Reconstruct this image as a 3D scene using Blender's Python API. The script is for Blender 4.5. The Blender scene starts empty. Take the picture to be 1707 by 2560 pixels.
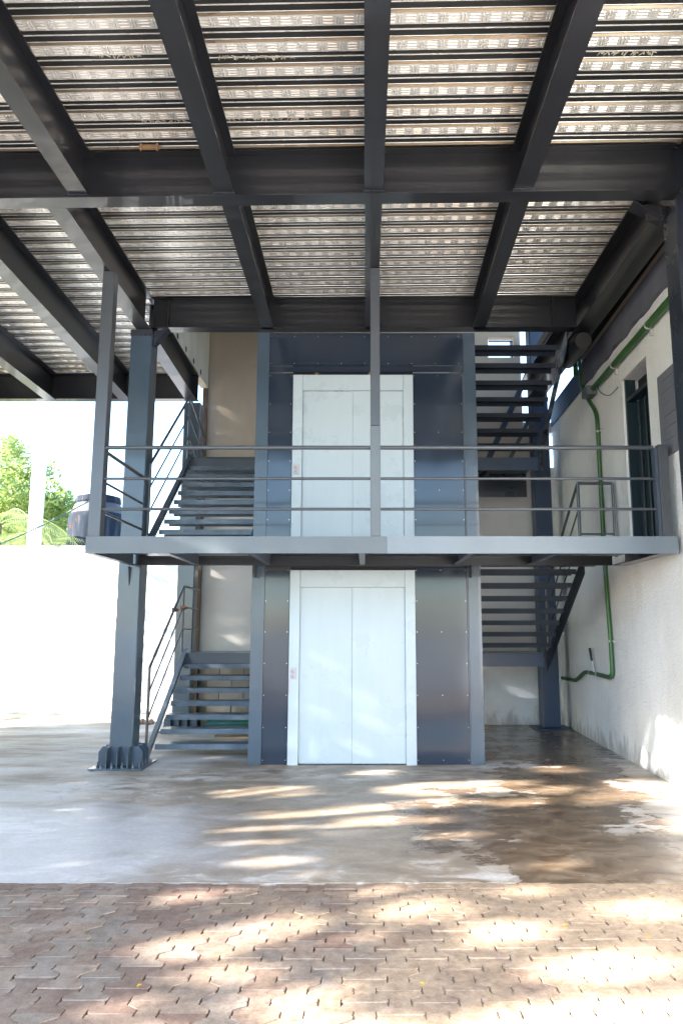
import bpy, bmesh, math, random
from mathutils import Vector, Matrix
random.seed(7)
R = math.radians
scene = bpy.context.scene

# ------------------------------------------------------------------ camera
W, H = 1707.0, 2560.0
FPX, CX, CY, PITCH, EYE = 1817.0, 912.0, 1280.0, 9.03, 1.55
cd = bpy.data.cameras.new('camera')
cam = bpy.data.objects.new('camera', cd)
scene.collection.objects.link(cam)
cd.sensor_fit = 'VERTICAL'
cd.sensor_height = 36.0
cd.lens = FPX / H * 36.0
cd.shift_x = -(CX - W / 2) / H
cd.clip_start = 0.05
cd.clip_end = 600
cam.location = (0, 0, EYE)
cam.rotation_euler = (R(90 + PITCH), 0, 0)
scene.camera = cam

# ------------------------------------------------------------------ light
SUN_EL = 24.0
SH = Vector((-0.947, -0.322, 0)).normalized()            # horizontal direction towards the sun
S = Vector((SH.x * math.cos(R(SUN_EL)), SH.y * math.cos(R(SUN_EL)), math.sin(R(SUN_EL))))
world = bpy.data.worlds.new('World')
scene.world = world
world.use_nodes = True
wn = world.node_tree
bg = wn.nodes['Background']
sky = wn.nodes.new('ShaderNodeTexSky')
sky.sky_type = 'NISHITA'
sky.sun_disc = False
sky.sun_elevation = R(SUN_EL)
sky.sun_rotation = math.atan2(SH.x, SH.y)
sky.air_density = 1.0
sky.dust_density = 0.6
sky.ozone_density = 3.0
wn.links.new(sky.outputs[0], bg.inputs[0])
bg.inputs[1].default_value = 0.13
sl = bpy.data.lights.new('sun', 'SUN')
sl.energy = 5.0
sl.angle = R(0.7)
sl.color = (1.0, 0.94, 0.86)
so = bpy.data.objects.new('sun', sl)
scene.collection.objects.link(so)
so.rotation_euler = S.to_track_quat('Z', 'Y').to_euler()
scene.view_settings.view_transform = 'Standard'
scene.view_settings.look = 'None'
scene.view_settings.gamma = 1
scene.view_settings.use_curve_mapping = False
scene.view_settings.exposure = 3.12

# ------------------------------------------------------------------ node helpers
class NT:
    def __init__(s, name):
        s.m = bpy.data.materials.new(name)
        s.m.use_nodes = True
        s.t = s.m.node_tree
        s.b = s.t.nodes['Principled BSDF']
        s.geo = None
    def n(s, typ, **kw):
        nd = s.t.nodes.new(typ)
        for k, v in kw.items():
            if k.startswith('i_'):
                key = k[2:]
                key = int(key) if key.isdigit() else key.replace('_', ' ')
                nd.inputs[key].default_value = v
            else:
                setattr(nd, k, v)
        return nd
    def l(s, a, b):
        s.t.links.new(a, b)
    def pos(s, scale=(1, 1, 1), loc=(0, 0, 0)):
        if s.geo is None:
            s.geo = s.n('ShaderNodeNewGeometry')
        mp = s.n('ShaderNodeMapping')
        mp.inputs['Scale'].default_value = scale
        mp.inputs['Location'].default_value = loc
        s.l(s.geo.outputs['Position'], mp.inputs['Vector'])
        return mp.outputs[0]
    def noise(s, scale=5, detail=4, rough=0.6, v=None, dist=0.0):
        nd = s.n('ShaderNodeTexNoise')
        nd.inputs['Scale'].default_value = scale
        nd.inputs['Detail'].default_value = detail
        nd.inputs['Roughness'].default_value = rough
        nd.inputs['Distortion'].default_value = dist
        s.l(v if v is not None else s.pos(), nd.inputs['Vector'])
        return nd.outputs['Fac']
    def ramp(s, fac, stops, interp='LINEAR'):
        nd = s.n('ShaderNodeValToRGB')
        cr = nd.color_ramp
        cr.interpolation = interp
        while len(cr.elements) < len(stops):
            cr.elements.new(0.5)
        for e, (p, c) in zip(cr.elements, stops):
            e.position = p
            e.color = (c, c, c, 1) if isinstance(c, (int, float)) else (*c, 1)
        s.l(fac, nd.inputs[0])
        return nd.outputs[0]
    def mix(s, f, a, b, mode='MIX'):
        nd = s.n('ShaderNodeMix', data_type='RGBA', blend_type=mode)
        for sock, v in ((nd.inputs['Factor'], f), (nd.inputs[6], a), (nd.inputs[7], b)):
            if isinstance(v, (int, float)):
                sock.default_value = v if sock.name == 'Factor' else (v, v, v, 1)
            elif isinstance(v, tuple):
                sock.default_value = (*v, 1)
            else:
                s.l(v, sock)
        return nd.outputs[2]
    def math(s, op, a, b=0.0, c=None):
        nd = s.n('ShaderNodeMath', operation=op)
        for i, v in enumerate((a, b) if c is None else (a, b, c)):
            if isinstance(v, (int, float)):
                nd.inputs[i].default_value = v
            else:
                s.l(v, nd.inputs[i])
        return nd.outputs[0]
    def bump(s, h, strength=0.3, dist=0.01, prev=None):
        nd = s.n('ShaderNodeBump')
        nd.inputs['Strength'].default_value = strength
        nd.inputs['Distance'].default_value = dist
        s.l(h, nd.inputs['Height'])
        if prev is not None:
            s.l(prev, nd.inputs['Normal'])
        return nd.outputs[0]
    def set(s, **kw):
        for k, v in kw.items():
            key = {'col': 'Base Color', 'rough': 'Roughness', 'metal': 'Metallic', 'nrm': 'Normal',
                   'coat': 'Coat Weight', 'spec': 'Specular IOR Level', 'crough': 'Coat Roughness'}[k]
            if isinstance(v, (int, float)):
                if key == 'Base Color':
                    v = (v, v, v, 1)
                s.b.inputs[key].default_value = v
            elif isinstance(v, tuple):
                s.b.inputs[key].default_value = (*v, 1)
            else:
                s.l(v, s.b.inputs[key])
        return s.m

def paint(name, col, rough=0.35, var=0.18, wave=0.0, spots=False, coat=0.0, spec=0.5):
    t = NT(name)
    n1 = t.noise(2.2, 4, 0.5, t.pos((1, 1, 0.5)))
    n2 = t.noise(45 if rough > 0.5 else 5, 3, 0.6)
    dark = tuple(c * (1 - var) for c in col)
    lite = tuple(min(1, c * (1 + var)) for c in col)
    c = t.ramp(n1, [(0.3, dark), (0.7, lite)])
    if spots:
        n3 = t.noise(16, 2, 0.5)
        m = t.ramp(n3, [(0.70, 0.0), (0.74, 1.0)])
        c = t.mix(m, c, tuple(min(1, k * 1.7 + 0.03) for k in col))
    am = 0.08 if rough > 0.5 else 0.025
    r = t.ramp(n2, [(0.15, max(0.02, rough - am)), (0.85, rough + am)])
    if rough > 0.5:
        t.set(nrm=t.bump(n2, 0.3, 0.004))
    elif wave:
        w = t.noise(1.3, 1, 0.3, t.pos((1, 1, 0.7)))
        t.set(nrm=t.bump(w, wave, 0.04))
    return t.set(col=c, rough=r, coat=coat, spec=spec)

M = {}
M['steel'] = paint('dark_grey_steel_paint', (0.022, 0.028, 0.040), 0.28, 0.16, 0.0, coat=0.25)
M['beam'] = paint('charcoal_beam_paint', (0.0150, 0.0158, 0.0195), 0.32, 0.12, coat=0.3)
M['column'] = paint('blue_grey_column_paint', (0.040, 0.066, 0.098), 0.30, 0.22, 0.15, coat=0.3)
M['matte_steel'] = paint('matte_blue_grey_steel', (0.024, 0.032, 0.046), 0.62, 0.2, spec=0.2)
M['bluecol'] = paint('navy_column_paint', (0.030, 0.052, 0.10), 0.4, 0.15)
M['panel'] = paint('glossy_dark_sheet', (0.018, 0.028, 0.047), 0.14, 0.10, 0.6, coat=0.2)
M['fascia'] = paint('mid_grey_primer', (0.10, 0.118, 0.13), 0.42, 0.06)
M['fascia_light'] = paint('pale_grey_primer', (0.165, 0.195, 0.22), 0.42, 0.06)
M['rail'] = paint('rail_grey_paint', (0.062, 0.069, 0.08), 0.3, 0.1)
M['stringer'] = paint('stringer_paint', (0.060, 0.080, 0.110), 0.36, 0.15)
M['door'] = paint('pale_door_paint', (0.42, 0.495, 0.54), 0.34, 0.03, 0.05)
def doorm():
    t = NT('pale_lift_door_paint')
    n1 = t.noise(3.5, 4, 0.6, t.pos((2.2, 2.2, 0.22)))
    n2 = t.noise(2.5, 5, 0.7)
    c = t.ramp(n1, [(0.3, (0.41, 0.485, 0.53)), (0.7, (0.435, 0.51, 0.555))])
    c = t.mix(t.ramp(n2, [(0.62, 0.0), (0.78, 0.10)]), c, (0.36, 0.41, 0.43))
    return t.set(col=c, rough=t.ramp(n2, [(0.3, 0.22), (0.7, 0.42)]), nrm=t.bump(t.noise(1.2, 1, 0.3), 0.12, 0.03))
M['door'] = doorm()
M['brushed'] = paint('brushed_plate', (0.42, 0.39, 0.42), 0.35, 0.1)
M['black'] = paint('black_gap', (0.01, 0.01, 0.012), 0.6, 0.1)
M['screw'] = paint('bright_screw_head', (0.45, 0.46, 0.48), 0.3, 0.05)
M['screw'].node_tree.nodes['Principled BSDF'].inputs['Metallic'].default_value = 0.9
M['green'] = paint('green_conduit', (0.032, 0.105, 0.028), 0.38, 0.25)
M['teal'] = paint('teal_hose_plastic', (0.01, 0.085, 0.075), 0.35, 0.3)
M['doorblue'] = paint('dark_teal_door', (0.010, 0.022, 0.030), 0.35, 0.2)
M['patchgrey'] = paint('grey_wall_patch', (0.13, 0.135, 0.165), 0.75, 0.18)
M['beamshade'] = paint('blue_shade_on_beam', (0.018, 0.040, 0.095), 0.7, 0.25)  # blue shade on the rear end of the grey beam, put into its colour
M['tankgrey'] = paint('grey_tank_shoulder', (0.05, 0.055, 0.065), 0.7, 0.3)
M['zinc'] = paint('zinc_clip', (0.45, 0.45, 0.45), 0.35, 0.2)
M['wood'] = paint('raw_wood', (0.24, 0.15, 0.08), 0.8, 0.3)
M['rust'] = paint('rusty_metal', (0.12, 0.05, 0.025), 0.8, 0.5)
M['smear'] = paint('dried_mortar_smear', (0.62, 0.57, 0.45), 0.9, 0.1)
M['whitepost'] = paint('white_concrete', (0.75, 0.75, 0.74), 0.8, 0.06)
M['cable'] = paint('green_grey_cable', (0.05, 0.09, 0.09), 0.6, 0.1)
M['rubble'] = paint('tan_rubble', (0.30, 0.20, 0.13), 0.9, 0.4)
M['trunk'] = paint('tree_bark', (0.16, 0.11, 0.08), 0.95, 0.3)
M['yellowleaf'] = paint('yellow_leaf', (0.6, 0.36, 0.03), 0.6, 0.3)

def checker():
    t = NT('checker_plate')
    p = t.pos((1, 1, 1))
    sp = t.n('ShaderNodeSeparateXYZ'); t.l(p, sp.inputs[0])
    u = t.math('MULTIPLY', sp.outputs[0], 32.0)
    v = t.math('MULTIPLY', t.math('ADD', sp.outputs[1], sp.outputs[2]), 32.0)
    a = t.math('ADD', u, v); b = t.math('SUBTRACT', u, v)
    s1 = t.math('ABSOLUTE', t.math('SINE', t.math('MULTIPLY', a, 3.1416)))
    s2 = t.math('ABSOLUTE', t.math('SINE', t.math('MULTIPLY', b, 3.1416)))
    h = t.math('MAXIMUM', t.math('POWER', s1, 6.0), t.math('POWER', s2, 6.0))
    nn = t.noise(5, 4, 0.6)
    c = t.ramp(nn, [(0.3, (0.09, 0.125, 0.165)), (0.7, (0.16, 0.21, 0.265))])
    return t.set(col=c, rough=0.35, nrm=t.bump(h, 0.8, 0.006), coat=0.2)
M['checker'] = checker()

def galv(name, c0, c1, r0, r1, metal):
    t = NT(name)
    n1 = t.noise(1.3, 4, 0.6, t.pos((0.6, 2.0, 1)))
    c = t.ramp(n1, [(0.3, c0), (0.7, c1)])
    r = t.ramp(t.noise(5, 3, 0.5, t.pos((0.5, 4, 1))), [(0.3, r0), (0.7, r1)])
    return t.set(col=c, rough=r, metal=metal, nrm=t.bump(t.noise(1.1, 2, 0.4, t.pos((1, 1.4, 1))), 0.10, 0.05))
M['galv_shaded'] = galv('shade_toned_deck_recess', (0.020, 0.022, 0.022), (0.045, 0.045, 0.042), 0.3, 0.45, 0.3)  # dark reflections in the deck recesses, put into a darker zinc tone
M['galv_web'] = galv('deck_web', (0.17, 0.14, 0.095), (0.30, 0.25, 0.175), 0.25, 0.35, 0.6)
M['galv'] = galv('galvanised_deck', (0.82, 0.815, 0.78), (0.94, 0.925, 0.88), 0.20, 0.34, 0.5)

def plaster(name, col, dirt=(0.35, 0.32, 0.28), bumpy=0.5, stains=0.5, fine=60):
    t = NT(name)
    n1 = t.noise(1.1, 6, 0.7, t.pos((1, 1, 0.45)))
    n2 = t.noise(fine, 4, 0.7)
    n3 = t.noise(6, 5, 0.7, t.pos((1, 1, 0.35)))
    c = t.mix(t.ramp(n1, [(0.42, 0.0), (0.75, stains)]), col, dirt)
    sp = t.ramp(n3, [(0.66, 0.0), (0.75, stains * 0.8)])
    c = t.mix(sp, c, tuple(k * 0.5 for k in dirt))
    sz = t.n('ShaderNodeSeparateXYZ'); t.l(t.geo.outputs['Position'], sz.inputs[0])
    low = t.math('ADD', sz.outputs[2], t.math('MULTIPLY', t.math('SUBTRACT', n3, 0.5), 0.9))
    c = t.mix(t.math('MULTIPLY', t.ramp(low, [(0.02, 1.0), (0.22, 0.0)]), min(0.8, stains + 0.25)), c, tuple(k * 0.7 for k in dirt))
    fl = t.noise(22, 3, 0.8)
    c = t.mix(t.math('MULTIPLY', t.ramp(fl, [(0.66, 0.0), (0.72, 1.0)]), stains * 0.9), c, tuple(k * 0.55 for k in dirt))
    h = t.bump(n2, bumpy, 0.02)
    h = t.bump(t.noise(9, 3, 0.6), bumpy * 0.4, 0.02, h)
    return t.set(col=c, rough=0.9, nrm=h, spec=0.2)
M['plaster'] = plaster('rough_white_plaster', (0.86, 0.87, 0.88), (0.50, 0.48, 0.45), 1.0, 0.4, 38)
M['smoothwall'] = plaster('smooth_tan_wall', (0.60, 0.51, 0.42), (0.46, 0.36, 0.26), 0.08, 0.6)
M['whitewall'] = plaster('off_white_wall', (0.80, 0.755, 0.72), (0.62, 0.56, 0.50), 0.08, 0.4)
M['leftwall'] = plaster('bright_white_wall', (0.82, 0.83, 0.85), (0.72, 0.72, 0.72), 0.1, 0.25)
M['block'] = plaster('bare_block', (0.46, 0.41, 0.36), (0.25, 0.22, 0.18), 0.7, 0.6)
M['mortar'] = plaster('mortar_bed', (0.25, 0.23, 0.21), (0.15, 0.13, 0.12), 0.7, 0.5)
M['creamstrip'] = plaster('cream_plaster_strip', (0.62, 0.55, 0.47), (0.32, 0.27, 0.22), 0.5, 0.6)
M['brownedge'] = paint('brown_stained_edge', (0.16, 0.11, 0.08), 0.85, 0.3)
M['slab'] = paint('rough_concrete_top', (0.3, 0.29, 0.27), 0.9, 0.1)

def concrete():
    t = NT('washed_concrete_floor')
    geo = t.n('ShaderNodeNewGeometry'); t.geo = geo
    sp = t.n('ShaderNodeSeparateXYZ'); t.l(geo.outputs['Position'], sp.inputs[0])
    X, Y = sp.outputs[0], sp.outputs[1]
    # water spill: ragged edged patches in place
    wob = t.noise(1.5, 6, 0.6, t.pos((0.9, 1.1, 1)), 0.6)
    wob2 = t.noise(4.5, 5, 0.6, t.pos((0.7, 1.2, 1)), 0.8)
    def blob(cx, cy, rx, ry):
        a = t.math('DIVIDE', t.math('SUBTRACT', X, cx), rx)
        b = t.math('DIVIDE', t.math('SUBTRACT', Y, cy), ry)
        return t.math('SQRT', t.math('ADD', t.math('MULTIPLY', a, a), t.math('MULTIPLY', b, b)))
    bl = None
    for q in ((2.3, 10.3, 1.0, 1.9), (2.0, 7.7, 0.75, 1.5), (1.2, 6.3, 0.95, 1.0), (1.55, 5.3, 0.85, 0.75), (2.45, 8.7, 0.42, 1.2)):
        d = blob(*q)
        bl = d if bl is None else t.math('MINIMUM', bl, d)
    d = t.math('ADD', bl, t.math('ADD', t.math('MULTIPLY', t.math('SUBTRACT', wob, 0.5), 2.4), t.math('MULTIPLY', t.math('SUBTRACT', wob2, 0.5), 1.3)))
    wet = t.ramp(d, [(0.80, 1.0), (0.90, 0.86), (0.93, 0.45), (1.0, 0.0)])
    # damp open left part, its pale sky sheen put into the colour
    dl = t.math('ADD', blob(-2.6, 5.6, 2.3, 1.6), t.math('MULTIPLY', t.math('SUBTRACT', wob, 0.5), 1.6))
    film_sheen = t.ramp(dl, [(0.45, 1.0), (1.3, 0.0)])
    dm = t.math('ADD', blob(-0.4, 6.2, 2.6, 2.3), t.math('MULTIPLY', t.math('SUBTRACT', wob2, 0.5), 2.4))
    damp = t.ramp(dm, [(0.7, 1.0), (1.2, 0.0)])
    big = t.noise(0.9, 6, 0.65, t.pos((0.6, 1.5, 1)))
    dry = t.ramp(big, [(0.38, (0.30, 0.23, 0.17)), (0.48, (0.50, 0.43, 0.36)), (0.60, (0.70, 0.66, 0.62))])
    fine = t.noise(70, 4, 0.7)
    dry = t.mix(0.25, dry, t.ramp(fine, [(0.3, 0.45), (0.7, 1.0)]), 'MULTIPLY')
    dampc = t.ramp(wob2, [(0.3, (0.19, 0.135, 0.085)), (0.7, (0.42, 0.33, 0.24))])
    c = t.mix(t.math('MULTIPLY', damp, 0.85), dry, dampc)
    c = t.mix(t.math('MULTIPLY', film_sheen, 0.6), c, (0.64, 0.64, 0.67))
    grit = t.ramp(t.noise(28, 5, 0.8), [(0.32, 0.62), (0.6, 1.0)])
    c = t.mix(0.55, c, grit, 'MULTIPLY')
    wetc = t.ramp(wob2, [(0.3, (0.11, 0.070, 0.043)), (0.52, (0.19, 0.132, 0.085)), (0.70, (0.31, 0.235, 0.165))])
    c = t.mix(wet, c, wetc)
    r = t.mix(damp, 0.62, 0.42)
    r = t.mix(film_sheen, r, 0.42)
    r = t.mix(wet, r, t.ramp(t.noise(3, 3, 0.6), [(0.4, 0.10), (0.62, 0.30)]))
    h = t.bump(fine, 0.25, 0.006)
    h = t.bump(t.noise(2.2, 3, 0.5), 0.15, 0.03, h)
    return t.set(col=c, rough=r, nrm=h, spec=0.5)
M['concrete'] = concrete()

def paver():
    t = NT('clay_grey_paver')
    oi = t.n('ShaderNodeObjectInfo')
    n1 = t.noise(2.2, 4, 0.6, t.pos((1, 1, 1)))
    n2 = t.noise(80, 4, 0.75)
    sp = t.n('ShaderNodeSeparateXYZ'); t.l(t.geo.outputs['Position'], sp.inputs[0])
    c = t.ramp(oi.outputs['Random'], [(0.0, (0.24, 0.16, 0.125)), (0.35, (0.30, 0.22, 0.17)), (0.7, (0.35, 0.27, 0.21)), (1.0, (0.28, 0.235, 0.20))])
    sand = t.math('ADD', t.math('MULTIPLY', sp.outputs[0], 0.16), n1)
    sm = t.ramp(sand, [(0.38, 0.0), (0.62, 0.95)])
    c = t.mix(sm, c, (0.50, 0.375, 0.26))
    c = t.mix(0.6, c, t.ramp(n2, [(0.25, 0.45), (0.7, 1.0)]), 'MULTIPLY')
    n4 = t.noise(19, 5, 0.75)
    c = t.mix(0.75, c, t.ramp(n4, [(0.3, (0.42, 0.36, 0.32)), (0.62, (1.0, 1.0, 1.0))]), 'MULTIPLY')
    rr = t.ramp(t.noise(3, 3, 0.6), [(0.4, 0.42), (0.6, 0.8)])
    h = t.bump(n2, 0.6, 0.006)
    return t.set(col=c, rough=rr, nrm=h)
M['paver'] = paver()
def sandm():
    t = NT('joint_sand')
    n2 = t.noise(90, 4, 0.75)
    c = t.ramp(t.noise(3, 4, 0.6), [(0.35, (0.15, 0.10, 0.07)), (0.65, (0.34, 0.25, 0.18))])
    c = t.mix(0.6, c, t.ramp(n2, [(0.3, 0.4), (0.7, 1.0)]), 'MULTIPLY')
    return t.set(col=c, rough=0.95, nrm=t.bump(n2, 0.8, 0.008))
M['sand'] = sandm()
def yard():
    t = NT('pale_yard_ground')
    c = t.ramp(t.noise(0.6, 5, 0.6), [(0.35, (0.33, 0.31, 0.28)), (0.65, (0.42, 0.40, 0.37))])
    return t.set(col=c, rough=0.95)
M['yard'] = yard()
def leaf(name, cols):
    t = NT(name)
    oi = t.noise(1.3, 3, 0.7)
    c = t.ramp(oi, [(0.3, cols[0]), (0.5, cols[1]), (0.7, cols[2])])
    t.set(col=c, rough=0.55)
    tr = t.n('ShaderNodeBsdfTranslucent'); t.l(c, tr.inputs['Color'])
    mx = t.n('ShaderNodeMixShader'); mx.inputs[0].default_value = 0.45
    t.l(t.b.outputs[0], mx.inputs[1]); t.l(tr.outputs[0], mx.inputs[2])
    t.l(mx.outputs[0], t.t.nodes['Material Output'].inputs['Surface'])
    return t.m
M['leaf'] = leaf('broad_leaf_foliage', [(0.17, 0.25, 0.07), (0.30, 0.39, 0.12), (0.46, 0.50, 0.20)])
M['palm'] = leaf('palm_leaflet', [(0.18, 0.26, 0.08), (0.28, 0.36, 0.13), (0.40, 0.44, 0.20)])
def tankm():
    t = NT('weathered_tank')
    n1 = t.noise(3.0, 4, 0.6, t.pos((4, 4, 0.35)))
    n2 = t.noise(4, 5, 0.7, t.pos((2, 2, 1)))
    c = t.ramp(n1, [(0.3, (0.006, 0.009, 0.018)), (0.55, (0.016, 0.024, 0.036)), (0.7, (0.05, 0.058, 0.07))])
    c = t.mix(t.ramp(n2, [(0.58, 0.0), (0.66, 1.0)]), c, (0.06, 0.022, 0.014))
    return t.set(col=c, rough=0.8, spec=0.1)
M['tank'] = tankm()

# ------------------------------------------------------------------ mesh helpers
class MB:
    def __init__(s):
        s.v = []; s.f = []
    def face(s, pts):
        i = len(s.v); s.v += [tuple(p) for p in pts]; s.f.append(tuple(range(i, i + len(pts)))); return s
    def box(s, x0, x1, y0, y1, z0, z1):
        i = len(s.v)
        s.v += [(x0, y0, z0), (x1, y0, z0), (x1, y1, z0), (x0, y1, z0), (x0, y0, z1), (x1, y0, z1), (x1, y1, z1), (x0, y1, z1)]
        s.f += [tuple(i + k for k in q) for q in ((0, 3, 2, 1), (4, 5, 6, 7), (0, 1, 5, 4), (1, 2, 6, 5), (2, 3, 7, 6), (3, 0, 4, 7))]
        return s
    def prism(s, prof, a, b, up=(0, 0, 1)):
        """closed 2D profile (u sideways, w up) swept from a to b"""
        a, b = Vector(a), Vector(b)
        d = (b - a).normalized(); upv = Vector(up)
        side = d.cross(upv).normalized(); u2 = side.cross(d).normalized()
        i = len(s.v); n = len(prof)
        for o in (a, b):
            s.v += [tuple(o + side * p[0] + u2 * p[1]) for p in prof]
        s.f.append(tuple(i + k for k in range(n))[::-1]); s.f.append(tuple(i + n + k for k in range(n)))
        for k in range(n):
            s.f.append((i + k, i + (k + 1) % n, i + n + (k + 1) % n, i + n + k))
        return s
    def ibeam(s, a, b, w, h, tf=0.014, tw=0.012):
        """a, b: ends of the bottom centre line"""
        W2, t2 = w / 2, tw / 2
        return s.prism([(-W2, 0), (W2, 0), (W2, tf), (t2, tf), (t2, h - tf), (W2, h - tf), (W2, h), (-W2, h), (-W2, h - tf), (-t2, h - tf), (-t2, tf), (-W2, tf)], a, b)
    def tube(s, pts, r, n=10, cap=True):
        pts = [Vector(p) for p in pts]
        rr = r if isinstance(r, (list, tuple)) else [r] * len(pts)
        rings = []
        d0 = (pts[1] - pts[0]).normalized()
        ref = Vector((0, 0, 1)) if abs(d0.z) < 0.9 else Vector((1, 0, 0))
        for k, p in enumerate(pts):
            if k == 0: d = pts[1] - pts[0]
            elif k == len(pts) - 1: d = pts[-1] - pts[-2]
            else: d = (pts[k + 1] - pts[k]).normalized() + (pts[k] - pts[k - 1]).normalized()
            d.normalize()
            sd = d.cross(ref)
            if sd.length < 1e-3: sd = d.cross(Vector((0, 1, 0)))
            sd.normalize(); u = sd.cross(d).normalized(); ref = u
            i = len(s.v)
            s.v += [tuple(p + (sd * math.cos(2 * math.pi * q / n) + u * math.sin(2 * math.pi * q / n)) * rr[k]) for q in range(n)]
            rings.append(i)
        for a, b in zip(rings, rings[1:]):
            for q in range(n):
                s.f.append((a + q, a + (q + 1) % n, b + (q + 1) % n, b + q))
        if cap:
            s.f.append(tuple(rings[0] + q for q in range(n))[::-1]); s.f.append(tuple(rings[-1] + q for q in range(n)))
        return s
    def mesh(s, name, mat, off=(0, 0, 0), smooth=False, bevel=0.0):
        me = bpy.data.meshes.new(name)
        o = Vector(off)
        me.from_pydata([tuple(Vector(p) - o) for p in s.v], [], s.f)
        if bevel or True:
            bm = bmesh.new(); bm.from_mesh(me)
            if bevel:
                bmesh.ops.bevel(bm, geom=list(bm.edges), offset=bevel, segments=1, affect='EDGES', clamp_overlap=True)
            bmesh.ops.recalc_face_normals(bm, faces=bm.faces)
            bm.to_mesh(me); bm.free()
        if smooth:
            me.shade_smooth()
            try:
                me.set_sharp_from_angle(angle=R(35))
            except Exception:
                pass
        me.materials.append(M[mat] if isinstance(mat, str) else mat)
        return me

def origin(o):
    p = Vector((0, 0, 0))
    while o is not None:
        p += o.location; o = o.parent
    return p
def link(o): scene.collection.objects.link(o); return o
def thing(name, loc, label, cat, group=None):
    o = link(bpy.data.objects.new(name, None))
    o.location = loc; o.empty_display_size = 0.2
    o['label'] = label; o['category'] = cat
    if group: o['group'] = group
    return o
def part(name, mb, mat, parent=None, label=None, kind=None, smooth=False, bevel=0.0):
    off = origin(parent) if parent else (0, 0, 0)
    o = link(bpy.data.objects.new(name, mb.mesh(name, mat, off, smooth, bevel)))
    if parent: o.parent = parent
    if label: o['label'] = label
    if kind: o['kind'] = kind
    return o
def solo(name, mb, mat, label, cat, loc, group=None, **kw):
    o = link(bpy.data.objects.new(name, mb.mesh(name, mat, loc, kw.get('smooth', False), kw.get('bevel', 0.0))))
    o.location = loc; o['label'] = label; o['category'] = cat
    if group: o['group'] = group
    return o
def inst(name, me, parent, pos, rz=0.0, scale=None):
    o = link(bpy.data.objects.new(name, me)); o.parent = parent
    o.location = Vector(pos) - origin(parent); o.rotation_euler = (0, 0, rz)
    if scale: o.scale = scale
    return o
def B(*a): return MB().box(*a)

# ------------------------------------------------------------------ ground
g = MB()
g.face([(-150, -150, -0.09), (150, -150, -0.09), (150, 200, -0.09), (-150, 200, -0.09)])
part('ground', g, 'yard', kind='structure')
PY = 4.78                                              # front edge of the slab
g = MB()
er = random.Random(4); ex = [-12 + 15.6 * k / 200 for k in range(201)]
ey = [PY - 0.006 + er.uniform(-.010, .006) + .006 * math.sin(x * 3) for x in ex]
g.face([(x, y, 0.0) for x, y in zip(ex, ey)] + [(3.6, 13.6, 0.0), (-12, 13.6, 0.0)])
for k in range(200):
    g.face([(ex[k], ey[k], -0.2), (ex[k + 1], ey[k + 1], -0.2), (ex[k + 1], ey[k + 1], 0.0), (ex[k], ey[k], 0.0)])
part('concrete_floor', g, 'concrete', kind='structure')

part('floor_joint', MB().box(2.3, 3.1, 8.28, 8.292, 0.0, 0.002), 'brownedge', kind='structure')
# ------------------------------------------------------------------ I-shaped pavers
pav = link(bpy.data.objects.new('paved_yard', None)); pav['kind'] = 'structure'
bed = MB()
N = 60
def bedz(x, y):
    return -0.021 + 0.004 * math.sin(x * 1.7 + 1) + 0.007 * min(1, max(0, (x + 0.9) / 2.2))
xs = [-8 + 16 * i / N for i in range(N + 1)]; ys = [-1.5 + (PY + 1.5) * i / 20 for i in range(21)]
for i in range(N + 1):
    for j in range(21):
        bed.v.append((xs[i], ys[j], bedz(xs[i], ys[j])))
for i in range(N):
    for j in range(20):
        a = i * 21 + j; bed.f.append((a, a + 21, a + 22, a + 1))
part('sand_bed', bed, 'sand', pav, kind='structure')
PERX, PH = 0.296, 0.202
def paver_outline(gap, y0=-PH / 2, y1=PH / 2):
    wd, nk = 0.101 - gap, 0.047 - gap
    hh = PH / 2 - 0.0012
    def hw(y):
        ay = abs(y)
        if ay < 0.030: return nk
        if ay > 0.068: return wd
        return nk + (wd - nk) * (ay - 0.030) / 0.038
    ysl = [-hh, -hh + 0.012, -0.068, -0.05, -0.030, 0.030, 0.05, 0.068, hh - 0.012, hh]
    right = [(hw(y) - (0.008 if abs(y) > hh - 0.002 else 0), y) for y in ysl]
    return right + [(-x, y) for x, y in reversed(right)]
def paver_mesh(k):
    mb = MB(); rnd = random.Random(k)
    o = [(x + rnd.uniform(-.0015, .0015), y + rnd.uniform(-.0015, .0015)) for x, y in paver_outline(0.0025)]
    top = [(x * 0.975, y * 0.98) for x, y in o]
    n = len(o); i = 0
    mb.v = [(x, y, -0.045) for x, y in o] + [(x, y, -0.004) for x, y in o] + [(x, y, 0.0) for x, y in top]
    for q in range(n):
        r = (q + 1) % n
        mb.f.append((q, r, n + r, n + q)); mb.f.append((n + q, n + r, 2 * n + r, 2 * n + q))
    mb.f.append(tuple(2 * n + q for q in range(n)))
    return mb
pm = [paver_mesh(k).mesh('paver', 'paver') for k in range(4)]
cells = []
for ci in range(-60, 61):
    for rj in range(0, 34):
        x = ci * PERX / 2; y = PY - 0.02 - PH / 2 - rj * PH + (PH / 2 if ci % 2 else 0)
        if y + PH / 2 > PY - 0.012 or y < -1.3: continue
        # inside the picture?
        zc = y * math.cos(R(PITCH)) - EYE * math.sin(R(PITCH))
        vis = zc > 0.3 and -912 - 90 < FPX * x / zc < 795 + 90 and y > 3.02
        cells.append((x, y, vis))
vis = [c for c in cells if c[2]]
rest = [c for c in cells if not c[2]]
vis.sort(key=lambda c: c[1])
if len(vis) > 298:
    rest += vis[298:]; vis = vis[:298]
def pz(x, y):
    return 0.004 * math.sin(2.3 * x + 1.3 * y) + 0.003 * math.sin(5 * y - x)
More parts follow.
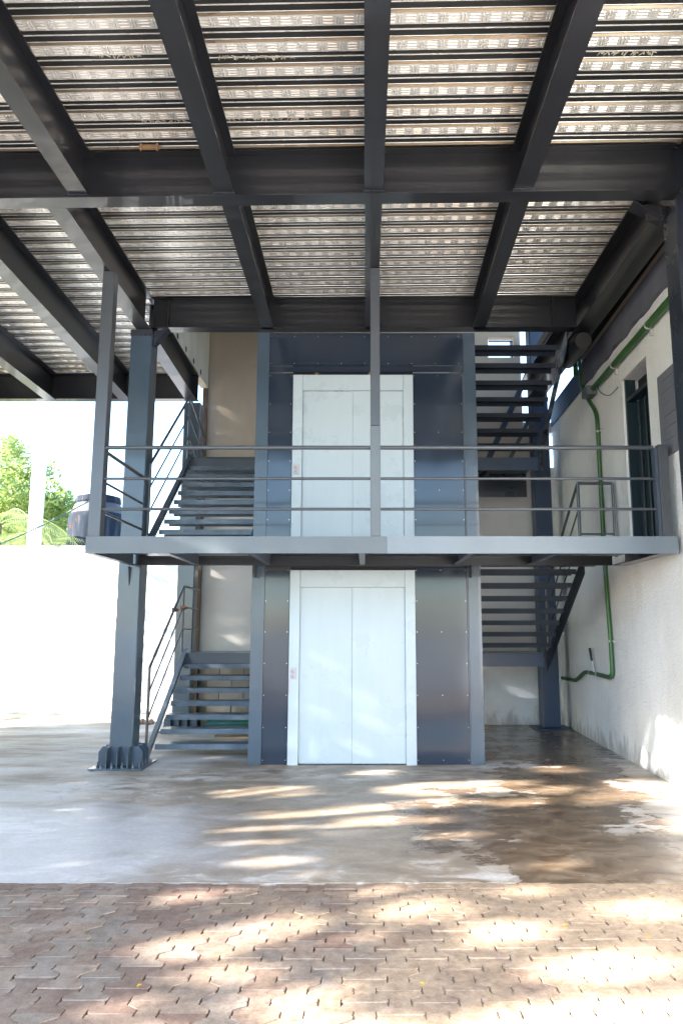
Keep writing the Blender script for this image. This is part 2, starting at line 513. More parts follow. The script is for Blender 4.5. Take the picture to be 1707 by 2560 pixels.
for x, y, _ in vis:
    o = inst('paver', random.choice(pm), pav, (x, y, pz(x, y) - 0.004 + random.uniform(-.0025, .0025)), random.choice((0, math.pi)))
    o.rotation_euler = (random.uniform(-.012, .012), random.uniform(-.012, .012), o.rotation_euler[2] + random.uniform(-.015, .015))
restmb = MB()
src = paver_mesh(9)
for x, y, _ in rest:
    if abs(x) > 5.0: continue
    i = len(restmb.v); z = pz(x, y) - 0.004 + random.uniform(-.002, .002)
    restmb.v += [(a + x, b + y, c + z) for a, b, c in src.v]; restmb.f += [tuple(i + q for q in f) for f in src.f]
part('paver_field', restmb, 'paver', pav, kind='stuff')
# cut pavers along the slab are a filler strip of half pavers
half = MB()
for ci in range(-30, 28):
    if ci % 2 == 0:
        continue
    x = ci * PERX / 2; y1 = PY - 0.004; y0 = PY - 0.02 - PH / 2 + 0.003 + 0.0
    half.v_off = 0
    half.box(x - 0.095, x + 0.095, y1 - 0.085, y1, -0.045, random.uniform(-.006, 0.0))
part('cut_paver_edging', half, 'paver', pav, kind='stuff')
# fallen leaves
for k, (x, y, a, l) in enumerate(((1.05, 4.10, 0.5, 'yellow leaf on the pavers right of centre, nearest the slab'), (0.25, 3.47, 2.0, 'small yellow leaf on the shaded pavers below centre'),
                               (-0.98, 3.45, 1.2, 'yellow leaf lying in a paver joint at lower left'), (1.42, 3.95, 2.6, 'tiny orange leaf on sandy pavers near right edge'))):
    m = MB(); r = 0.014
    pts = [(r * 1.3, 0, .002), (r * .5, r * .6, .006), (-r * .7, r * .5, .007), (-r * 1.3, 0, .003), (-r * .6, -r * .55, .007), (r * .5, -r * .6, .005)]
    m.face([(x + p[0] * math.cos(a) - p[1] * math.sin(a), y + p[0] * math.sin(a) + p[1] * math.cos(a), p[2] + 0.008) for p in pts])
    solo('fallen_leaf', m, 'yellowleaf', l, 'leaf', (x, y, 0.006), 'fallen leaves on the pavers')

# ------------------------------------------------------------------ left boundary wall
lw = solo('boundary_wall', MB().box(-16, -2.86, 13.62, 13.8, -0.1, 3.05), 'leftwall', 'long plain white boundary wall behind the open bay at left', 'wall', (-8, 13.7, 0))
part('coping', MB().box(-16, -2.86, 13.60, 13.82, 3.05, 3.075), 'whitepost', lw)

# ------------------------------------------------------------------ rear wall behind the stairs
rw = thing('rear_wall', (0, 12.2, 0), 'tall cream wall behind the lift shaft, bare blocks at its foot', 'wall')
BW = [  # plaster pieces round the small window
    (-2.72, 2.16, 1.12, 8.2), (2.62, 2.95, 1.12, 5.05), (2.16, 2.62, 1.12, 6.22), (2.16, 2.72, 6.62, 8.2)]
part('lower_face', MB().box(-2.72, 2.95, 12.15, 12.35, 1.12, 4.02), 'whitewall', rw)
w = MB()
for x0, x1, z0, z1 in BW: w.box(x0, x1, 12.15, 12.35, max(z0, 4.02), z1)
w.box(2.62, 2.72, 12.15, 12.35, 5.05, 6.62)
part('upper_face', w, 'smoothwall', rw)
part('corner_pier', MB().box(2.95, 3.35, 12.14, 12.36, 1.12, 4.25).box(2.95, 3.04, 12.14, 12.36, 4.25, 4.86).box(2.72, 3.35, 12.14, 12.36, 4.86, 5.04), 'plaster', rw)
part('edge_strip', MB().box(-2.80, -2.72, 12.10, 12.36, 0, 8.2), 'brownedge', rw)
part('plinth_plaster', MB().box(1.0, 3.35, 12.13, 12.35, 0, 1.12), 'plaster', rw)
part('mortar_bed', MB().box(-2.72, 1.0, 12.17, 12.35, 0, 1.12), 'mortar', rw)
bw_, bh_ = 0.40, 0.198
for r_ in range(6):
    z0 = r_ * 0.2 - 0.015
    x = -2.72 + (0 if r_ % 2 else -0.2) + 0.155
    while x < 0.95:
        a, b = max(-2.715, x), min(0.99, x + 0.388)
        if b - a > 0.05:
            dd = random.uniform(0, 0.012)
            part('block', B(a, b, 12.145 - dd, 12.2, max(0.0, z0 + 0.006), min(1.115, z0 + 0.19)), 'block', rw, bevel=0.006)
        x += 0.4
part('upper_return', MB().box(-2.84, -2.71, 8.76, 12.09, 5.64, 7.29), 'creamstrip', rw)
for k in range(6):
    part('weep_hole', MB().tube([(-2.712, 9.0 + k * 0.5, 5.72), (-2.706, 9.0 + k * 0.5, 5.72)], 0.045, 10), 'black', rw)
wf = part('window_frame', MB().box(2.18, 2.60, 12.2, 12.24, 6.535, 6.555).box(2.575, 2.60, 12.2, 12.24, 6.22, 6.535).box(2.555, 2.566, 12.2, 12.24, 6.22, 6.535), 'steel', rw)

# ------------------------------------------------------------------ right wall (slightly splayed)
def wx(y): return 2.86 + 0.029 * y
def wall_piece(mb, y0, y1, z0, z1, proud=0.0, th=0.28):
    a0, a1 = wx(y0) - proud, wx(y1) - proud
    mb.v_i = len(mb.v)
    i = len(mb.v)
    mb.v += [(a0, y0, z0), (a1, y1, z0), (a1 + th + proud, y1, z0), (a0 + th + proud, y0, z0), (a0, y0, z1), (a1, y1, z1), (a1 + th + proud, y1, z1), (a0 + th + proud, y0, z1)]
    mb.f += [tuple(i + k for k in q) for q in ((0, 3, 2, 1), (4, 5, 6, 7), (0, 1, 5, 4), (1, 2, 6, 5), (2, 3, 7, 6), (3, 0, 4, 7))]
    return mb
side = thing('side_wall', (3.2, 8, 0), 'rough white plaster wall along the right side with a grey concrete beam', 'wall')
w = MB()
wall_piece(w, -1.0, 7.62, 0, 4.97); wall_piece(w, 8.45, 12.14, 0, 4.97); wall_piece(w, 7.62, 8.45, 0, 2.42); wall_piece(w, 7.62, 8.45, 4.50, 4.97)
part('plaster_face', w, 'plaster', side)
w = MB()
# the grey beam has a broken, wavy lower edge
ysb = [-1 + 11.0 * k / 60 for k in range(61)]
for k in range(60):
    y0, y1 = ysb[k], ysb[k + 1]
    e0 = 4.965 + 0.02 * math.sin(y0 * 9) ; e1 = 4.965 + 0.02 * math.sin(y1 * 9)
    a0, a1 = wx(y0) - 0.045, wx(y1) - 0.045
    i = len(w.v)
    w.v += [(a0, y0, e0), (a1, y1, e1), (a1 + .3, y1, e1), (a0 + .3, y0, e0), (a0, y0, 5.30), (a1, y1, 5.30), (a1 + .3, y1, 5.30), (a0 + .3, y0, 5.30)]
    w.f += [(i, i + 3, i + 2, i + 1), (i + 4, i + 5, i + 6, i + 7), (i, i + 1, i + 5, i + 4)]
    if k == 59: w.f.append((i + 1, i + 2, i + 6, i + 5))
part('grey_beam', w, 'patchgrey', side)
part('top_strip', wall_piece(MB(), -1.0, 10.0, 5.30, 5.40, 0.02), 'creamstrip', side)
part('gap_blackout', MB().box(3.16, 3.20, -1.0, 10.4, 5.401, 5.674), 'black', side)  # black sheet added to keep the gap above the wall dark
part('shaded_beam_end', wall_piece(MB(), 10.002, 12.1, 4.955, 5.30, 0.02), 'beamshade', side)  # grey beam carried on to the corner, coloured blue for its shade
# upper doorway: lining, leaf with ribs
sd = part('door', MB().box(wx(8) + 0.16, wx(8) + 0.20, 7.62, 8.45, 2.42, 4.22), 'doorblue', side, label='dark teal ribbed metal door')
for k in range(4):
    yy = 7.72 + k * 0.19
    part('rib', MB().box(wx(8) + 0.135, wx(8) + 0.16, yy, yy + 0.045, 2.43, 4.20), 'doorblue', sd, bevel=0.008)
part('door_frame', MB().box(wx(8.4) + 0.03, wx(8.4) + 0.15, 8.41, 8.449, 2.42, 4.499).box(wx(8) + 0.05, wx(8) + 0.15, 7.62, 8.41, 4.22, 4.27), 'doorblue', side)
part('void', MB().box(wx(8) + 0.21, wx(8) + 0.27, 7.60, 8.47, 2.42, 4.6), 'black', side)
# louvre vent beside the column
lv = thing('louvre_vent', (wx(7.1), 7.15, 3.7), 'grey painted louvre vent patch on the white wall beside the right column', 'vent')
part('patch', wall_piece(MB(), 6.55, 7.27, 3.26, 4.12, 0.03, 0.05), 'patchgrey', lv)
for k in range(6):
    z = 3.36 + k * 0.125
    part('slat', MB().prism([(0, 0), (0.05, -0.06), (0.055, -0.055), (0.0, 0.01)], (wx(6.65) - 0.032, 6.65, z + 0.05), (wx(7.14) - 0.032, 7.14, z + 0.05)), 'fascia', lv)

# ------------------------------------------------------------------ roof: slab, deck sheets, beams
ZB = 5.60
# rows of beams; X centre lines
roof = thing('steel_canopy', (0, 5.7, 5.17), 'dark steel canopy of I beams under ribbed galvanised decking overhead', 'canopy')
slab = MB().box(-7.7, -2.76, 1.6, 11.4, ZB + 0.075, ZB + 0.2).box(-2.759, 2.599, 1.6, 8.70, ZB + 0.075, ZB + 0.2).box(2.60, 3.9, -1, 10.5, ZB + 0.075, ZB + 0.2)
part('concrete_topping', slab, 'slab', roof)
part('dimming_slab', MB().box(-2.8, 3.4, 8.8, 12.4, 7.3, 7.5).box(-2.8, 3.4, 8.75, 8.8, 5.81, 7.5), 'slab', roof)  # unseen slab added above the stairs to dim the stairwell
YAW = -0.022
def mainy(x): return 5.72 + YAW * (x - 0)
mb = MB().ibeam((-7.6, mainy(-7.6), 5.17), (2.638, mainy(2.638), 5.17), 0.155, 0.43)
part('main_beam', mb, 'beam', roof, label='deep main beam across the picture')
mb = MB().ibeam((-2.63, 8.56, 5.20), (2.62, 8.545, 5.20), 0.15, 0.40)
part('main_beam', mb, 'beam', roof, label='cross beam above the lift')
mb = MB().ibeam((-7.6, 11.32, 5.18), (-2.7, 11.32, 5.18), 0.15, 0.42)
part('main_beam', mb, 'beam', roof, label='cross beam at the rear left')
mb = MB().ibeam((-7.6, 1.7, 5.17), (3.0, 1.7, 5.17), 0.155, 0.43)
part('main_beam', mb, 'beam', roof)
FX = [-6.3, -3.75, -2.44, -1.195, 0.075, 1.335, 2.75]
for x in FX:
    part('joist_beam', MB().ibeam((x, 1.79, 5.20), (x + (0.0), mainy(x) - 0.02, 5.20), 0.16, 0.395), 'beam', roof)
    part('weld_plate', MB().box(x - 0.088, x + 0.088, mainy(x) - 0.085, mainy(x) - 0.006, 5.186, 5.199), 'steel', roof)
for x, x2 in ((-1.175, -1.20), (0.075, 0.075), (1.345, 1.41)):
    part('joist_beam', MB().ibeam((x, mainy(x) + 0.02, 5.20), (x2, 8.545, 5.20), 0.15, 0.395), 'beam', roof)
part('joist_beam', MB().ibeam((-2.69, mainy(-2.7) + 0.079, 5.17), (-2.72, 8.50, 5.17), 0.17, 0.43), 'beam', roof)
part('joist_beam', MB().ibeam((-2.72, 8.7, 5.17), (-2.80, 11.30, 5.17), 0.17, 0.43), 'beam', roof)
part('joist_beam', MB().ibeam((-3.68, mainy(-3.7) + 0.079, 5.17), (-3.86, 11.31, 5.17), 0.17, 0.43), 'beam', roof)
part('joist_beam', MB().ibeam((-4.93, mainy(-5) + 0.079, 5.17), (-5.06, 11.31, 5.17), 0.17, 0.43), 'beam', roof)
part('joist_beam', MB().ibeam((-6.2, mainy(-6) + 0.079, 5.17), (-6.3, 11.31, 5.17), 0.17, 0.43), 'beam', roof)
part('joist_beam', MB().ibeam((2.70, 5.85, 5.17), (2.72, 11.5, 5.17), 0.25, 0.43, 0.016), 'beam', roof, label='wide edge beam at right')
# web stiffeners
for x in (-2.44, -1.195, 0.075, 1.335):
    part('stiffener', B(x - 0.006, x + 0.006, mainy(x) + 0.008, mainy(x) + 0.07, 5.19, 5.58), 'beam', roof)
for x in (-2.43, 2.32):
    part('stiffener', MB().box(x - 0.006, x + 0.006, 8.47, 8.55, 5.22, 5.58), 'beam', roof)

PIT = 0.2255
def deck_sheet(x0, x1, ya, yb, ph, name='deck_sheet'):
    """ribbed sheet, ribs along X, laid with the same small skew as the main beam"""
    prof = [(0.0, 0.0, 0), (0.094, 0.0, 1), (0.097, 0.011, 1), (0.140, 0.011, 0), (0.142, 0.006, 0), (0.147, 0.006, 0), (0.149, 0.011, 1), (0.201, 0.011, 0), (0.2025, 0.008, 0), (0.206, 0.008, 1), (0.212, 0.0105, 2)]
    mb = MB(); pts = []; mats = []
    k = math.floor((ya - ph) / PIT)
    while ph + k * PIT < yb:
        for py, pz_, mi in prof:
            y = ph + k * PIT + py
            if ya <= y <= yb: pts.append((y, ZB + 0.004 + pz_)); mats.append(mi)
        k += 1
    def sk(x, y): return y + YAW * x
    for y, z in pts:
        mb.v += [(x0, sk(x0, y), z), (x1, sk(x1, y), z)]
    for i in range(len(pts) - 1):
        mb.f.append((2 * i, 2 * i + 1, 2 * i + 3, 2 * i + 2))
    sheet = part(name, mb, 'galv', roof)
    sheet.data.materials.append(M['galv_shaded'])
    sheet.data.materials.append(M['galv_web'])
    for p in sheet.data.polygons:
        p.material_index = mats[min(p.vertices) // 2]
    em = MB()
    k = math.floor((ya - ph) / PIT)
    def bar(cx, cy, hx, hy, zz=None, h=0.0042):
        zf = ZB + 0.004 if zz is None else zz
        i = len(em.v)
        em.v += [(cx - hx, sk(cx, cy - hy), zf), (cx + hx, sk(cx, cy - hy), zf), (cx + hx, sk(cx, cy + hy), zf), (cx - hx, sk(cx, cy + hy), zf)]
        if hx > hy:
            em.v += [(cx - hx + .003, sk(cx, cy), zf - h), (cx + hx - .003, sk(cx, cy), zf - h)]
            em.f.extend([(i, i + 1, i + 5, i + 4), (i + 2, i + 3, i + 4, i + 5), (i, i + 4, i + 3), (i + 1, i + 2, i + 5)])
        else:
            em.v += [(cx, sk(cx, cy - hy + .003), zf - h), (cx, sk(cx, cy + hy - .003), zf - h)]
            em.f.extend([(i, i + 4, i + 5, i + 3), (i + 1, i + 2, i + 5, i + 4), (i, i + 1, i + 4), (i + 3, i + 5, i + 2)])
    while ph + k * PIT < yb:
        y0 = ph + k * PIT; k += 1
        if y0 < ya or y0 + 0.094 > yb: continue
        nx = int((x1 - x0) / 0.142)
        for q in range(nx):
            xx = x0 + 0.03 + q * 0.142 + (k % 3) * 0.02
            if xx + 0.13 > x1: break
            for d in (0.022, 0.047, 0.072): bar(xx + 0.04, y0 + d, 0.034, 0.0045)
            for d in (0.098, 0.120): bar(xx + d, y0 + 0.047, 0.0045, 0.033)
    part('embossing', em, 'galv', sheet, kind='stuff')
    return sheet
bx = [-7.6, -6.3, -3.75, -2.44, -1.195, 0.075, 1.335, 2.75]
for a, b in zip(bx, bx[1:]):
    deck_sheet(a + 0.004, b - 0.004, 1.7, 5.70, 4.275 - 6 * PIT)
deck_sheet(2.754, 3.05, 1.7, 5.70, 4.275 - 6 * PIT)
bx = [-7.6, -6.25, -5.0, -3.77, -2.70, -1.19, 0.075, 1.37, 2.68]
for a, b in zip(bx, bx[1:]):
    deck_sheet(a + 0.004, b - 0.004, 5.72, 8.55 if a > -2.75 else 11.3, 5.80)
# dried mortar smears on the deck, a wooden wedge
sm = MB()
rs = random.Random(3)
def stroke(x, y, l, a, wdt=0.006):
    dx, dy = math.cos(a), math.sin(a); nx_, ny_ = -dy * wdt / 2, dx * wdt / 2
    z = ZB + 0.010
    sm.face([(x + nx_, y + ny_, z), (x + dx * l + nx_, y + dy * l + ny_, z), (x + dx * l - nx_, y + dy * l - ny_, z), (x - nx_, y - ny_, z)])
smear_list = [(-1.80, -1.47, 5.33), (-1.12, -0.47, 5.30), (-1.05, -0.52, 4.66), (1.68, 2.06, 4.62), (-1.95, -1.6, 4.64)]
for a, b, y in smear_list:
    yb_ = y
    x = a
    while x < b:
        for _ in range(3):
            stroke(x + rs.uniform(-.01, .01), yb_ + rs.uniform(-.02, .0) + YAW * x * 0, rs.uniform(.015, .04), rs.uniform(0.2, 2.4), rs.uniform(.003, .009))
        x += rs.uniform(.02, .05)
part('mortar_smears', sm, 'smear', roof, kind='stuff')
wd = MB().box(-1.915, -1.745, 5.60, 5.625, 5.565, 5.597).box(-1.90, -1.888, 5.585, 5.60, 5.535, 5.60).box(-1.765, -1.75, 5.585, 5.60, 5.535, 5.60)
solo('wooden_wedge', wd, 'wood', 'small raw wooden wedge jammed between main beam and decking', 'wedge', (-1.83, 5.61, 5.57))

# ------------------------------------------------------------------ columns
def column(name, cx, cy, w, z1, mat, label, base=True, gus=0.115, w_b=None, z0=0.0, group='steel columns carrying the canopy'):
    t = thing(name, (cx, cy, 0), label, 'column', group)
    part('shaft', B(cx - w / 2, cx + w / 2, cy - w / 2, cy + w / 2, z0 + 0.02, z1), mat, t, bevel=0.012)
    if base:
        e = w / 2 + 0.165
        part('base_plate', B(cx - e, cx + e, cy - e, cy + e, 0.001, 0.02), 'column' if mat != 'bluecol' else mat, t)
        for side_ in range(4):
            ca, sa = math.cos(side_ * math.pi / 2), math.sin(side_ * math.pi / 2)
            for q in (-1, 0, 1):
                m = MB()
                d0 = w / 2 + 0.001
                pr = [(d0, 0.02), (d0 + gus, 0.02), (d0 + gus, 0.17), (d0 + gus * 0.62, 0.235), (d0, 0.235)]
                off = q * (w / 2 - 0.012); t_ = 0.006
                a_ = [(p[0], off - t_, p[1]) for p in pr]; b_ = [(p[0], off + t_, p[1]) for p in pr]
                allp = [(cx + x * ca - y * sa, cy + x * sa + y * ca, z) for x, y, z in a_ + b_]
                i = 0; n = 5
                m.v = allp
                m.f = [tuple(range(n))[::-1], tuple(range(n, 2 * n))] + [(k, (k + 1) % n, n + (k + 1) % n, n + k) for k in range(n)]
                part('gusset', m, mat, t)
            for q in (-1.5, -0.5, 0.5, 1.5):
                y = q * (w / 2 - 0.012) * 1.0; x = w / 2 + 0.10
                px, py = cx + x * ca - y * sa, cy + x * sa + y * ca
                bm_ = MB().tube([(px, py, 0.02), (px, py, 0.042)], 0.016, 6).tube([(px, py, 0.042), (px, py, 0.075)], 0.009, 6)
                part('bolt', bm_, mat, t)
    return t
cl = column('steel_column', -2.735, 8.59, 0.26, 5.165, 'column', 'thick blue-grey steel column with gusseted base left of the stairs')
for nm, m in (('bracket', MB().prism([(0, 0), (0.09, 0), (0.0, -0.12)], (-2.66, 8.455, 2.25), (-2.66, 8.445, 2.25))),):
    pass
br = MB(); br.v = [(-2.735, 8.458, 2.25), (-2.735, 8.40, 2.25), (-2.735, 8.458, 2.03), (-2.725, 8.458, 2.25), (-2.725, 8.40, 2.25), (-2.725, 8.458, 2.03)]
br.f = [(0, 1, 2), (3, 5, 4), (0, 3, 4, 1), (1, 4, 5, 2), (2, 5, 3, 0)]
part('bracket', br, 'steel', cl)
part('cap_collar', B(-2.868, -2.602, 8.457, 8.723, 5.08, 5.165), 'steel', cl)
hb = MB(); hb.v = [(-2.6, 8.50, 5.16), (-2.42, 8.50, 5.195), (-2.6, 8.50, 4.98), (-2.6, 8.62, 5.16), (-2.42, 8.62, 5.195), (-2.6, 8.62, 4.98)]
hb.f = [(0, 2, 1), (3, 4, 5), (1, 2, 5, 4), (0, 1, 4, 3)]
part('haunch', hb, 'steel', cl)
column('steel_column', -2.80, 11.53, 0.27, 5.165, 'column', 'rear steel column beside the brown wall edge, behind the left stairs')
column('steel_column', 2.885, 11.72, 0.27, 6.6, 'bluecol', 'navy steel column in the back right corner behind the stairs', gus=0.0001, base=False)
part('base_plate', B(2.62, 3.16, 11.46, 11.98, 0.001, 0.016), 'bluecol', bpy.data.objects['steel_column.002'])
cr = column('steel_column', 2.775, 5.84, 0.27, 6.0, 'steel', 'thick dark steel column at the right edge, nearest the viewer', base=False)
part('haunch', MB().prism([(-0.07, 0), (0.07, 0), (0.07, -0.012), (-0.07, -0.012)], (2.30, 5.80, 5.165), (2.55, 5.80, 5.02)).prism([(-0.006, 0), (0.006, 0), (0.006, -0.14), (-0.006, -0.14)], (2.42, 5.79, 5.16), (2.55, 5.79, 5.16)), 'beam', cr)
part('base_plate', B(2.64, 2.93, 5.6, 6.08, 0.001, 0.02), 'steel', cr)

# rounded duct end under the right edge beam
du = MB().tube([(2.70, 8.55, 5.06), (2.70, 8.62, 5.09), (2.70, 9.3, 5.10)], [0.10, 0.125, 0.13], 18)
solo('duct_end', du, 'beam', 'rounded dark duct end under the right edge beam', 'duct', (2.7, 8.9, 5.08), smooth=True)

# ------------------------------------------------------------------ lift shaft
Y0 = 8.634
lift = thing('lift_shaft', (0, 9.4, 0), 'dark sheet clad steel lift shaft in the middle, two floors tall', 'lift shaft')
for x0, x1 in ((-1.337, -1.186), (1.222, 1.37)):
    part('corner_post', B(x0, x1, Y0 + .004, Y0 + 0.16, 0.0, 5.195), 'column', lift)
    part('corner_post', B(x0, x1, 10.2, 10.35, 0.0, 5.195), 'steel', lift)
def panel(x0, x1, z0, z1, y=Y0 + 0.028):
    return part('cladding_panel', B(x0, x1, y, y + 0.004, z0, z1), 'panel', lift)
scr = MB().tube([(0, 0, 0), (0, -0.005, 0)], 0.0052, 8).mesh('screw', 'screw')
def screws(p, pts, y=Y0 + 0.0275):
    for x, z in pts:
        o = link(bpy.data.objects.new('screw', scr)); o.parent = p; o.location = Vector((x, y, z)) - origin(p)
for zb in (0.0, 2.42):
    top = 2.26 if zb == 0 else 2.255
    p = panel(-1.186, -0.895, zb, zb + top)
    screws(p, [(x, zb + 0.05 + k * 0.362) for x in (-1.172, -0.912) for k in range(7)])
    p = panel(0.596, 1.203, zb, zb + top)
    screws(p, [(x, zb + 0.05 + k * 0.362) for x in (0.61, 1.19) for k in range(7)] + [(0.90, zb + 0.05 + k * 0.724) for k in range(4)])
    part('trim_strip', B(1.205, 1.2215, Y0 + 0.015, Y0 + 0.03, zb, zb + top), 'stringer', lift)
p = panel(-1.186, 1.222, 4.69, 4.77)
p = panel(-1.186, 1.222, 4.774, 5.198, Y0 + 0.024)
screws(p, [(-1.17 + k * 0.292, z) for k in range(9) for z in (4.80, 5.155)], Y0 + 0.0235)
part('lintel', B(-1.186, 1.222, Y0 + 0.02, Y0 + 0.12, 2.262, 2.38), 'beam', lift)
part('lintel', B(-1.186, -0.88, Y0 + 0.012, Y0 + 0.12, 2.222, 2.2615), 'beam', lift)
part('side_cladding', B(-1.20, -1.19, Y0 + 0.17, 10.2, 0, 5.19), 'panel', lift)
part('side_cladding', B(1.225, 1.235, Y0 + 0.17, 10.2, 0, 5.19), 'panel', lift)
part('rear_cladding', B(-1.18, 1.22, 10.3, 10.31, 0, 5.19), 'panel', lift)
part('shaft_dark', B(-0.9, 0.6, Y0 + 0.10, Y0 + 0.11, 0.0, 5.18), 'black', lift)

def lift_door(zb, label, scuff):
    t = thing('lift_door', (-0.15, Y0, zb), label, 'lift door')
    f = 'door'
    part('jamb', B(-0.885, -0.765, Y0 - 0.012, Y0 + 0.09, zb, zb + 2.222), f, t, bevel=0.002)
    part('jamb', B(0.472, 0.592, Y0 - 0.012, Y0 + 0.09, zb, zb + 2.222), f, t, bevel=0.002)
    part('header', B(-0.763, 0.470, Y0 - 0.009, Y0 + 0.09, zb + 2.022, zb + 2.222), f, t, bevel=0.002)
    part('door_leaf', B(-0.764, -0.150, Y0 + 0.030, Y0 + 0.055, zb + 0.012, zb + 2.02), f, t, bevel=0.002)
    part('door_leaf', B(-0.148, 0.471, Y0 + 0.022, Y0 + 0.050, zb + 0.012, zb + 2.02), f, t, bevel=0.002)
    part('sill', B(-0.764, 0.471, Y0 + 0.0, Y0 + 0.09, zb, zb + 0.010), 'steel', t)
    bp = part('button_panel', B(-0.868, -0.792, Y0 - 0.017, Y0 - 0.0125, zb + 0.955, zb + 1.09), 'brushed', t, bevel=0.001)
    for k, dz in enumerate((1.05, 0.993)):
        cxx = -0.832; cz = zb + dz
        m = MB().tube([(cxx, Y0 - 0.0172, cz), (cxx, Y0 - 0.024, cz)], 0.019, 18)
        b = part('button', m, 'brushed', bp, smooth=True)
        arc = MB()
        for q in range(13):
            a0 = R(130 + q * 14); a1 = a0 + R(14)
            r0, r1 = 0.0195, 0.0235
            arc.face([(cxx + r0 * math.cos(a0), Y0 - 0.0178, cz + r0 * math.sin(a0)), (cxx + r1 * math.cos(a0), Y0 - 0.0178, cz + r1 * math.sin(a0)),
                      (cxx + r1 * math.cos(a1), Y0 - 0.0178, cz + r1 * math.sin(a1)), (cxx + r0 * math.cos(a1), Y0 - 0.0178, cz + r0 * math.sin(a1))])
        part('button_ring', arc, 'black', bp)
        s_ = 1 if k == 0 else -1
        ar = MB().face([(cxx - 0.007, Y0 - 0.0245, cz - 0.004 * s_), (cxx + 0.007, Y0 - 0.0245, cz - 0.004 * s_), (cxx, Y0 - 0.0245, cz + 0.008 * s_)])
        ar.box(cxx - 0.002, cxx + 0.002, Y0 - 0.0247, Y0 - 0.0243, min(cz - 0.009 * s_, cz - 0.004 * s_), max(cz - 0.009 * s_, cz - 0.004 * s_))
        part('arrow_mark', ar, 'black', bp)
    if scuff:
        part('tape_strip', B(-0.884, -0.866, Y0 - 0.0135, Y0 - 0.0122, 0.80, 0.955), 'brushed', t)
    return t
lift_door(0.0, 'lower pale grey lift doors at ground level with two round buttons', True)
lift_door(2.42, 'upper pale grey lift doors behind the balcony rails', False)
for x in (-0.60, 0.06):
    solo('wooden_shim', B(x - 0.02, x + 0.02, Y0 + 0.03, Y0 + 0.06, 4.644, 4.685), 'wood',
         'small wood shim above the upper lift door, ' + ('left of the two' if x < 0 else 'right of the two, nearer the middle post'), 'shim', (x, Y0 + 0.045, 4.66), 'shims above the upper lift door')

# ------------------------------------------------------------------ balcony platform
bal = thing('balcony', (0.15, 7.7, 2.4), 'grey steel balcony platform with three pipe rails across the lift front', 'balcony')
FY = 6.97
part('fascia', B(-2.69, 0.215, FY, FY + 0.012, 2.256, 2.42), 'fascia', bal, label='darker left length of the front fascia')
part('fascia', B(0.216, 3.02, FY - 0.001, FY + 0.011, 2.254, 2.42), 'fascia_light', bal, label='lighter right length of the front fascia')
part('side_channel', B(-2.69, -2.68, FY + 0.012, 8.40, 2.256, 2.42).box(-2.68, -2.62, FY + 0.012, 8.40, 2.256, 2.266), 'stringer', bal)
part('side_channel', B(3.008, 3.018, FY + 0.012, 8.40, 2.256, 2.42).box(2.86, 3.008, FY + 0.012, 8.40, 2.256, 2.266), 'steel', bal)
part('rear_channel', B(-2.62, 2.86, 8.40, 8.41, 2.262, 2.37).box(-2.62, 2.86, 8.41, 8.45, 2.262, 2.272).box(-2.62, 2.86, 8.38, 8.40, 2.355, 2.365), 'beam', bal)
part('floor_plate', B(-2.68, 3.006, FY + 0.013, 8.62, 2.39, 2.398), 'checker', bal)
for x in (-1.95, -1.12, -0.03, 1.05, 1.90):
    part('floor_joist', B(x - 0.03, x + 0.03, FY + 0.013, 8.395, 2.268, 2.276).box(x + 0.022, x + 0.03, FY + 0.013, 8.395, 2.276, 2.388), 'stringer', bal)
part('post', B(-2.685, -2.565, FY + 0.014, FY + 0.134, 2.42, 5.165), 'rail', bal, bevel=0.004)
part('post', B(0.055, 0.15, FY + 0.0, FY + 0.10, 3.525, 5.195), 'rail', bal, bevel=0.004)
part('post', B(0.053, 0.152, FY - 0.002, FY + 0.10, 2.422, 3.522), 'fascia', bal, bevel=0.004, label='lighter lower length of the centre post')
part('post', B(2.885, 2.98, FY + 0.005, FY + 0.10, 2.42, 3.335), 'rail', bal, bevel=0.004)
part('post', B(2.85, 2.882, FY + 0.02, FY + 0.10, 2.42, 3.30), 'stringer', bal)
for z, r in ((3.312, 0.021), (2.998, 0.0145), (2.694, 0.0145)):
    part('rail', MB().tube([(-2.565, FY + 0.05, z), (0.054, FY + 0.05, z)], r, 12), 'rail', bal, smooth=True)
    part('rail', MB().tube([(0.151, FY + 0.05, z), (2.852, FY + 0.05, z)], r, 12), 'rail', bal, smooth=True)
    part('side_rail', MB().tube([(-2.63, FY + 0.134, z), (-2.63, 8.458, z)], r * 0.95, 10), 'rail', bal, smooth=True)
part('bracket', B(1.235, 1.255, 8.42, 8.63, 2.13, 2.262), 'beam', bal)
part('bracket', B(-1.30, -1.28, 8.42, 8.63, 2.13, 2.262), 'beam', bal)

